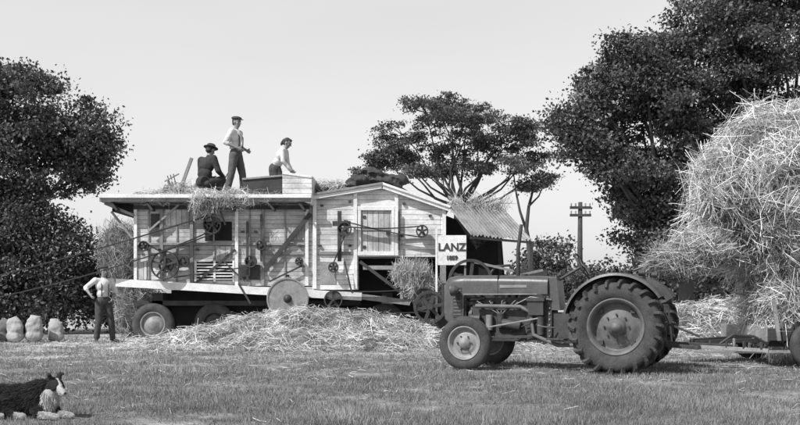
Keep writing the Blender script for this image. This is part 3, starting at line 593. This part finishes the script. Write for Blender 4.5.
# ---------------------------------------------------------------- figures
class Fig:
    def __init__(s): s.p=[]; s.det=MB()
    def cap(s,a,ra,b_,rb,m): s.p.append(('c',Vector(a),ra,Vector(b_),rb,m))
    def ell(s,c,r,m,R=None): s.p.append(('e',Vector(c),r,R or Matrix.Identity(3),0,m))
    def build(s,name,parent,voxel=.009,disp=.006,ns=9):
        mb=MB(); mats=[]
        for q in s.p:
            if q[5] not in mats: mats.append(q[5])
            if q[0]=='c':
                a,ra,b_,rb=q[1:5]; mb.tube([a,b_],[ra,rb],M_skin,16); mb.ell(a,(ra,)*3,M_skin,8); mb.ell(b_,(rb,)*3,M_skin,8)
            else: mb.ell(q[1],q[2],M_skin,12,q[3])
        o=mb.obj(name,parent); md=o.modifiers.new('r','REMESH'); md.mode='VOXEL'; md.voxel_size=voxel
        dg=bpy.context.evaluated_depsgraph_get(); me=bpy.data.meshes.new_from_object(o.evaluated_get(dg)); o.modifiers.clear(); o.data=me
        n=len(me.vertices)
        np_=len(me.polygons); pc=np.empty(np_*3); me.polygons.foreach_get('center',pc); pc=pc.reshape(-1,3)
        best=np.full(np_,9e9); lab=np.zeros(np_,int)
        for q in s.p:
            if q[0]=='c':
                a=np.array(q[1]);b_=np.array(q[3]); ab=b_-a; t=np.clip(((pc-a)@ab)/max(ab@ab,1e-9),0,1)
                dd=np.linalg.norm(pc-(a+t[:,None]*ab),axis=1)-(q[2]+(q[4]-q[2])*t)
            else:
                Rm=np.array(q[3]); l=(pc-np.array(q[1]))@Rm; dd=(np.linalg.norm(l/np.array(q[2]),axis=1)-1)*min(q[2])
            k=dd<best-.0005; best[k]=dd[k]; lab[k]=mats.index(q[5])
        me.materials.clear()
        for m in mats: me.materials.append(m)
        me.polygons.foreach_set('material_index',lab.astype(np.int32)); me.polygons.foreach_set('use_smooth',[True]*np_)
        cloth=set(i for i,m in enumerate(mats) if m not in (M_skin,M_hair,M_boot))
        vm=np.zeros(n,bool)
        for pl in me.polygons:
            if pl.material_index in cloth:
                for v in pl.vertices: vm[v]=True
        nn=[v.normal.copy() for v in me.vertices]
        if disp:
            for v,nv in zip(me.vertices,nn):
                if vm[v.index]: v.co+=nv*disp*(noise.noise(v.co*ns)+.6*noise.noise(v.co*ns*2.1))
        me.update()
        sm=o.modifiers.new('s','SMOOTH'); sm.factor=.5; sm.iterations=2
        if s.det.v: s.det.obj('details',parent)
        return o
def hand(F,w,d,pn,side,curl=.5,m=M_skin):
    w=Vector(w); d=Vector(d).normalized(); pn=Vector(pn); pn=(pn-d*pn.dot(d)).normalized(); s=d.cross(pn)*side
    R=Matrix((s,d,pn)).transposed()
    F.ell(w+d*.05,(.040,.052,.018),m,R)
    for k,(o_,ln) in enumerate(((-.030,.070),(-.010,.082),(.011,.076),(.030,.058))):
        p0=w+d*.088+s*o_; a=curl*.6
        d1=(d*math.cos(a)+pn*math.sin(a)); p1=p0+d1*ln*.45; a+=curl*.9; d2=(d*math.cos(a)+pn*math.sin(a)); p2=p1+d2*ln*.32; a+=curl*.7; d3=(d*math.cos(a)+pn*math.sin(a)); p3=p2+d3*ln*.25
        F.cap(p0-d*.02,.0105,p1,.0098,m);F.cap(p1,.0098,p2,.009,m);F.cap(p2,.009,p3,.008,m)
    p0=w+d*.03-s*.03; p1=p0+(d*.6-s*.7+pn*.3).normalized()*.035; p2=p1+(d*.85-s*.3+pn*.5).normalized()*.03; F.cap(p0,.014,p1,.012,m);F.cap(p1,.012,p2,.010,m)
def person(name,loc,yaw,scale,J,shirt,sleeve,trous,hat=None,hair=M_hair,headdir=(1,0,0),curl=.5,skirt=False,long_hair=False,bareforearm=False,jacket=False,braces=False):
    e_=empty(name,loc,yaw); e_.scale=(scale,)*3
    D0=dict(pel=(0,0,.96),waist=(0,0,1.1),chest=(0,0,1.3),neck=(0,0,1.47),head=(.02,0,1.635),
        shl=(0,.185,1.42),shr=(0,-.185,1.42),ell=(-.03,.24,1.14),elr=(-.03,-.24,1.14),wrl=(.08,.23,.9),wrr=(.08,-.23,.9),
        hl=(0,.09,.92),hr=(0,-.09,.92),kl=(.02,.1,.5),kr=(.02,-.1,.5),al=(0,.11,.09),ar=(0,-.11,.09),fl=(.14,.13,.04),fr=(.14,-.13,.04))
    D0.update(J); j={k:Vector(v) for k,v in D0.items()}
    F=Fig(); g=1.12 if jacket else 1.0
    up=(j['chest']-j['pel']).normalized(); lat=(j['shl']-j['shr']).normalized(); fw=lat.cross(up).normalized()
    R=Matrix((fw,lat,up)).transposed()
    F.ell(j['pel'],(.125*g,.17*g,.13),trous if not jacket else shirt,R); F.ell(j['waist']+up*.02,(.118*g,.155*g,.13),shirt,R); F.ell(j['chest'],(.128*g,.18*g,.17),shirt,R)
    F.cap(j['chest'].lerp(j['neck'],.5)+lat*.06,.085*g,j['shl']-lat*.03,.062*g,shirt); F.cap(j['chest'].lerp(j['neck'],.5)-lat*.06,.085*g,j['shr']+lat*.03,.062*g,shirt)
    F.cap(j['neck']-up*.04,.062,j['neck'],.054,shirt); F.cap(j['neck'],.052,j['head']-V(0,0,.05),.05,M_skin)
    for s_,q in ((1,'l'),(-1,'r')):
        sh,eb,wr=j['sh'+q],j['el'+q],j['wr'+q]
        F.cap(sh,.068*g,eb,.052*g,sleeve)
        if bareforearm: F.cap(eb,.052,eb.lerp(wr,.2),.052,sleeve); F.cap(eb.lerp(wr,.1),.042,wr,.028,M_skin)
        else: F.cap(eb,.052*g,wr,.038*g,sleeve)
        d_=(wr-eb).normalized(); hand(F,wr,d_,-lat*s_+fw*.3,s_,curl)
        h_,k_,a_,f_=j['h'+q],j['k'+q],j['a'+q],j['f'+q]
        F.cap(h_,.105,k_,.078,trous); F.cap(k_,.078,a_+(k_-a_)*.10,.066,trous)
        F.cap(a_+(k_-a_)*.1,.045,a_,.045,M_boot); F.cap(a_-V(0,0,.035),.048,f_,.042,M_boot); F.ell(a_-V(0,0,.045)-(f_-a_).normalized()*.03,(.045,.042,.045),M_boot)
    if skirt: F.cap(j['pel'],.15,j['kl'].lerp(j['kr'],.5),.19,trous)
    if braces:
        for s_ in (1,-1):
            F.det.tube([j['pel']+up*.10+lat*s_*.08+fw*.12,j['chest']+lat*s_*.08+fw*.128,j['chest']+lat*s_*.09+up*.15+fw*.03,j['chest']+lat*s_*.06-fw*.12,j['pel']+up*.10+lat*s_*.03-fw*.12],.012,M_boot,6)
    hd=Vector(headdir).normalized(); c=j['head']; hz=V(0,0,1); hz=(hz-hd*hz.dot(hd)).normalized(); hy=hz.cross(hd); HR=Matrix((hd,hy,hz)).transposed()
    P=lambda x,y,z: c+hd*x+hy*y+hz*z
    F.ell(P(-.008,0,.02),(.095,.075,.10),M_skin,HR); F.ell(P(.022,0,-.045),(.066,.056,.075),M_skin,HR); F.ell(P(.05,0,-.095),(.03,.03,.022),M_skin,HR)
    F.cap(P(.092,0,.01),.011,P(.112,0,-.03),.015,M_skin); F.ell(P(.082,0,.028),(.014,.05,.012),M_skin,HR); F.ell(P(.080,0,-.065),(.012,.026,.009),M_skin,HR)
    for s_ in (1,-1): F.ell(P(0,s_*.078,-.01),(.022,.012,.034),M_skin,HR); F.ell(P(.05,s_*.04,-.025),(.03,.022,.025),M_skin,HR)
    F.ell(P(-.022,0,.035),(.092,.082,.088),hair,HR); F.ell(P(-.05,0,-.02),(.055,.070,.06),hair,HR)
    if long_hair: F.ell(P(-.085,0,.0),(.06,.06,.07),hair,HR); F.ell(P(-.12,0,-.05),(.035,.035,.07),hair,HR); F.ell(P(.03,0,.085),(.06,.06,.03),hair,HR)
    for s_ in (1,-1): F.det.ell(P(.083,s_*.031,.006),(.008,.013,.008),M_eye,6,HR)
    F.det.ell(P(.088,0,-.072),(.006,.022,.004),M_eye,6,HR)
    if hat:
        kind,hm=hat
        if kind=='cap':
            F.det.ell(P(-.015,0,.085),(.118,.108,.045),hm,12,HR); F.det.ell(P(-.008,0,.06),(.102,.09,.03),hm,12,HR); F.det.ell(P(.10,0,.058),(.065,.07,.010),hm,10,HR)
        else:
            F.det.lathe([(.052,.085),(.045,.15),(.052,.152),(.062,.098),(.11,.088),(.128,.07),(.120,.03),(.116,.0001)],c,hz,hm,28)
    F.build('body',e_)
    return e_
person('capped_man',(-3.74,22.8,3.32),math.radians(-18),1.055,dict(
  kl=(.10,.12,.5),al=(.10,.15,.09),fl=(.24,.17,.04),kr=(-.05,-.12,.5),ar=(-.16,-.14,.09),fr=(-.03,-.18,.04),
  chest=(.0,0,1.3),ell=(-.08,.25,1.17),wrl=(.15,.2,1.05),elr=(-.12,-.27,1.17),wrr=(.12,-.17,1.05)),
  M_shirt,M_shirt,M_trous2,('cap',M_hat),bareforearm=True,headdir=(1,-.25,-.1),braces=True)
person('hatted_man',(-4.5,22.9,3.32),math.radians(50),1.12,dict(
  pel=(0,0,.34),waist=(.03,0,.48),chest=(.08,0,.68),neck=(.13,0,.86),head=(.18,0,1.01),shl=(.10,.20,.81),shr=(.10,-.20,.81),
  ell=(.16,.29,.55),wrl=(.38,.2,.47),elr=(.14,-.30,.55),wrr=(.38,-.16,.47),hl=(0,.1,.3),hr=(0,-.1,.3),kl=(.38,.16,.42),kr=(.36,-.16,.40),al=(.26,.14,.08),ar=(.22,-.15,.08),fl=(.4,.15,.04),fr=(.36,-.17,.04)),
  M_jack,M_jack,M_trous,('brim',M_hat),jacket=True,headdir=(.9,.1,-.25))
person('woman',(-2.80,23.0,3.10),math.radians(-8),.98,dict(
  pel=(-.08,0,.93),waist=(-.02,0,1.06),chest=(.08,0,1.24),neck=(.16,0,1.39),head=(.22,0,1.53),shl=(.14,.165,1.34),shr=(.14,-.165,1.34),
  ell=(.17,.22,1.08),wrl=(.30,.15,.88),elr=(.17,-.23,1.08),wrr=(.32,-.13,.88),hl=(-.08,.09,.9),hr=(-.08,-.09,.9),kl=(.02,.1,.5),kr=(.0,-.1,.5)),
  M_shirt,M_shirt,M_trous,None,skirt=True,long_hair=True,headdir=(.9,-.1,-.45))
person('farmhand',(-6.88,23.2,0),math.radians(-55),1.02,dict(
  kl=(.04,.16,.5),al=(-.02,.22,.09),fl=(.1,.28,.04),kr=(.03,-.12,.5),ar=(0,-.16,.09),fr=(.14,-.2,.04),
  ell=(-.05,.30,1.17),wrl=(.1,.17,1.0),elr=(-.02,-.40,1.25),wrr=(.16,-.36,1.10)),
  M_shirt,M_shirt,M_trous,('cap',M_hat),bareforearm=True,headdir=(1,.15,-.05),braces=True)
d=MB(); d.tube([(-4.35,23.2,3.4),(-3.9,23.3,4.1)],.016,M_wood,8)
for k in (-1,0,1): d.tube([(-4.35,23.2,3.4),(-4.39+k*.02,23.2+k*.05,3.34),(-4.46,23.2+k*.05,3.22)],.006,M_iron,6)
d.obj('pitchfork')
# ---------------------------------------------------------------- dog
dg_=empty('collie_dog',(-3.14,8.5,0),math.radians(-6)); dg_.scale=(1.04,)*3; F=Fig()
BK,WH=M_furb,M_furw
F.ell((-.22,.02,.13),(.14,.13,.135),BK); F.ell((-.08,.0,.14),(.18,.12,.13),BK); F.ell((.08,-.01,.16),(.13,.115,.145),BK)
F.ell((-.2,-.09,.10),(.12,.06,.095),BK); F.cap((-.13,-.13,.06),.04,(-.05,-.17,.03),.028,BK); F.cap((-.05,-.17,.03),.028,(.03,-.18,.025),.024,WH)
F.cap((-.34,.0,.07),.045,(-.33,-.14,.04),.04,BK); F.cap((-.33,-.14,.04),.04,(-.20,-.20,.035),.028,BK); F.cap((-.20,-.20,.035),.028,(-.14,-.205,.03),.02,WH)
F.ell((.17,-.04,.13),(.06,.085,.11),WH)
hc=V(.235,-.05,.275); fd=V(.80,-.52,-.26).normalized(); hz=V(0,0,1); hz=(hz-fd*hz.dot(fd)).normalized(); hy=hz.cross(fd); HR=Matrix((fd,hy,hz)).transposed()
Q=lambda x,y,z: hc+fd*x+hy*y+hz*z
F.cap((.10,-.0,.2),.10,Q(-.04,0,-.02),.068,BK); F.ell(Q(0,0,0),(.068,.060,.052),BK,HR); F.cap(Q(.05,0,-.012),.034,Q(.135,0,-.030),.019,WH)
F.ell(Q(.035,.034,-.012),(.035,.022,.028),BK,HR);F.ell(Q(.035,-.034,-.012),(.035,.022,.028),BK,HR); F.cap(Q(.015,0,.046),.010,Q(.08,0,.014),.010,WH)
F.cap(Q(.04,0,-.035),.022,Q(.115,0,-.048),.012,WH); F.cap(Q(-.03,0,-.04),.05,(.18,-.05,.18),.07,WH)
for s_ in (1,-1): F.cap(Q(-.025,s_*.038,.035),.022,Q(-.03,s_*.052,.078),.013,BK); F.cap(Q(-.03,s_*.052,.078),.013,Q(-.005,s_*.064,.082),.007,BK)
F.det.ell(Q(.152,0,-.024),(.011,.013,.010),M_eye,8,HR)
for s_ in (1,-1): F.det.ell(Q(.055,s_*.031,.014),(.007,.007,.006),M_eye,6,HR)
F.cap((.13,-.10,.09),.042,(.15,-.17,.04),.032,BK); F.cap((.15,-.17,.04),.030,(.29,-.19,.028),.024,WH); F.ell((.305,-.192,.024),(.032,.024,.021),WH)
F.cap((.2,-.0,.08),.04,(.26,-.05,.035),.03,BK); F.cap((.26,-.05,.035),.028,(.36,-.07,.028),.024,WH); F.ell((.375,-.072,.024),(.032,.024,.021),WH)
body=F.build('body',dg_,.006,0)
me=body.data; n0=len(me.polygons); ix=rng.integers(0,n0,60000)
pc=np.empty(n0*3); me.polygons.foreach_get('center',pc); pc=pc.reshape(-1,3); pn=np.empty(n0*3); me.polygons.foreach_get('normal',pn); pn=pn.reshape(-1,3)
mi=np.zeros(n0,np.int32); me.polygons.foreach_get('material_index',mi)
isw=np.array([('white' in m.name) for m in me.materials])[mi]
P=pc[ix];Nn=pn[ix]; hcn=np.array(hc); fdn=np.array(fd); near=np.linalg.norm(P-hcn,axis=1)
ear=(near<.13)&(P[:,2]>.315)
face=((near<.10)&((P-hcn)@fdn>-.03))|((near<.2)&((P-hcn)@fdn>.03)&(P[:,2]>.17))|ear; leg=(P[:,2]<.065)&(P[:,1]<-.05)|(P[:,0]>.26)&(P[:,2]<.08)
ok=(P[:,2]>.015); P=P[ok];Nn=Nn[ok];w_=isw[ix][ok];face=face[ok];leg=leg[ok]; n=len(P)
D=unit(Nn*.28+np.array([-.55,0,-.45])+rng.normal(0,.2,(n,3))); D[face]=unit(Nn[face]*.25-fdn+rng.normal(0,.12,(face.sum(),3)))
D[leg]=unit(Nn[leg]*.3+np.array([-.7,0,0])+rng.normal(0,.15,(leg.sum(),3)))
ruff=w_&~face&~leg; D[ruff]=unit(Nn[ruff]*.3+np.array([.1,-.1,-1])+rng.normal(0,.15,(ruff.sum(),3)))
sh=np.where(w_,rng.uniform(.35,.68,n),rng.uniform(.008,.045,n)); ln=np.where(face,.008,np.where(leg,.014,.040))*rng.uniform(.6,1.4,n)
straws('fur',P+Nn*.001+D*ln[:,None]*.4,D,ln,.0022,M_fur,dg_,.1,shade=sh)
# ---------------------------------------------------------------- sacks
def sack(x,y,s,m,lean=0):
    F_=[((x,y,.17*s),(.25*s,.2*s,.19*s)),((x,y,.34*s),(.24*s,.18*s,.24*s)),((x+lean*.05,y,.48*s),(.21*s,.14*s,.17*s)),((x+lean*.1,y,.60*s),(.14*s,.08*s,.07*s),lean*.6),((x+lean*.16,y,.65*s),(.15*s,.05*s,.03*s),lean)]
    lump('grain_sack',F_,.018,m,None,.016,4)
sack(-9.35,23.6,.85,M_sackd,.3); sack(-9.0,23.4,.90,M_sack,-.4); sack(-8.60,23.5,.95,M_sack,.2); sack(-9.7,23.2,.9,M_sack,.3); sack(-8.22,23.9,.85,M_sack,-.2)
# ---------------------------------------------------------------- camera, light, sky
cam=bpy.data.cameras.new('camera'); co=bpy.data.objects.new('camera',cam); COL.objects.link(co); co.location=(0,0,1); co.rotation_euler=(math.pi/2,0,0)
cam.lens=45; cam.sensor_width=36; cam.shift_y=.109; cam.clip_end=4000; S.camera=co
sd=Vector((-.58,-.52,.85)).normalized()
sl=bpy.data.lights.new('sun','SUN'); sl.energy=5.0; sl.angle=math.radians(.5); sl.color=(1,1,1)
so=bpy.data.objects.new('sun',sl); so.rotation_euler=(-sd).to_track_quat('-Z','Y').to_euler(); so.location=(-20,-20,30); COL.objects.link(so)
W=bpy.data.worlds.new('World'); S.world=W; W.use_nodes=True; N=W.node_tree.nodes; L=W.node_tree.links
sk=N.new('ShaderNodeTexSky'); sk.sky_type='NISHITA'; sk.sun_disc=False; sk.sun_elevation=math.asin(sd.z); sk.sun_rotation=math.atan2(sd.x,sd.y)
sk.dust_density=3; sk.air_density=1.2
bw=N.new('ShaderNodeRGBToBW'); L.new(sk.outputs[0],bw.inputs[0])
pw=N.new('ShaderNodeMath'); pw.operation='POWER'; pw.inputs[1].default_value=.3; L.new(bw.outputs[0],pw.inputs[0])
ml=N.new('ShaderNodeMath'); ml.operation='MULTIPLY'; ml.inputs[1].default_value=4.4; L.new(pw.outputs[0],ml.inputs[0])
tc=N.new('ShaderNodeTexCoord'); mp=N.new('ShaderNodeMapping'); mp.inputs['Scale'].default_value=(1,1,4); L.new(tc.outputs['Generated'],mp.inputs[0])
nz=N.new('ShaderNodeTexNoise'); nz.inputs['Scale'].default_value=1.3; nz.inputs['Detail'].default_value=5; L.new(mp.outputs[0],nz.inputs['Vector'])
mr=N.new('ShaderNodeMapRange'); mr.inputs['From Min'].default_value=.3; mr.inputs['From Max'].default_value=.7; mr.inputs['To Min'].default_value=.93; mr.inputs['To Max'].default_value=1.05; L.new(nz.outputs['Fac'],mr.inputs['Value'])
m3=N.new('ShaderNodeMath'); m3.operation='MULTIPLY'; L.new(ml.outputs[0],m3.inputs[0]); L.new(mr.outputs[0],m3.inputs[1])
# hazy horizon, sky overhead dimmed to cut the fill light
sx=N.new('ShaderNodeSeparateXYZ'); L.new(tc.outputs['Generated'],sx.inputs[0])
zr=N.new('ShaderNodeMapRange'); zr.inputs['From Min'].default_value=.3; zr.inputs['From Max'].default_value=.75; zr.inputs['To Min'].default_value=1; zr.inputs['To Max'].default_value=.25; L.new(sx.outputs['Z'],zr.inputs['Value'])
m4=N.new('ShaderNodeMath'); m4.operation='MULTIPLY'; L.new(m3.outputs[0],m4.inputs[0]); L.new(zr.outputs[0],m4.inputs[1])
L.new(m4.outputs[0],N['Background'].inputs['Color']); N['Background'].inputs['Strength'].default_value=.13
S.view_settings.view_transform='Standard'; S.view_settings.look='None'; S.view_settings.exposure=0
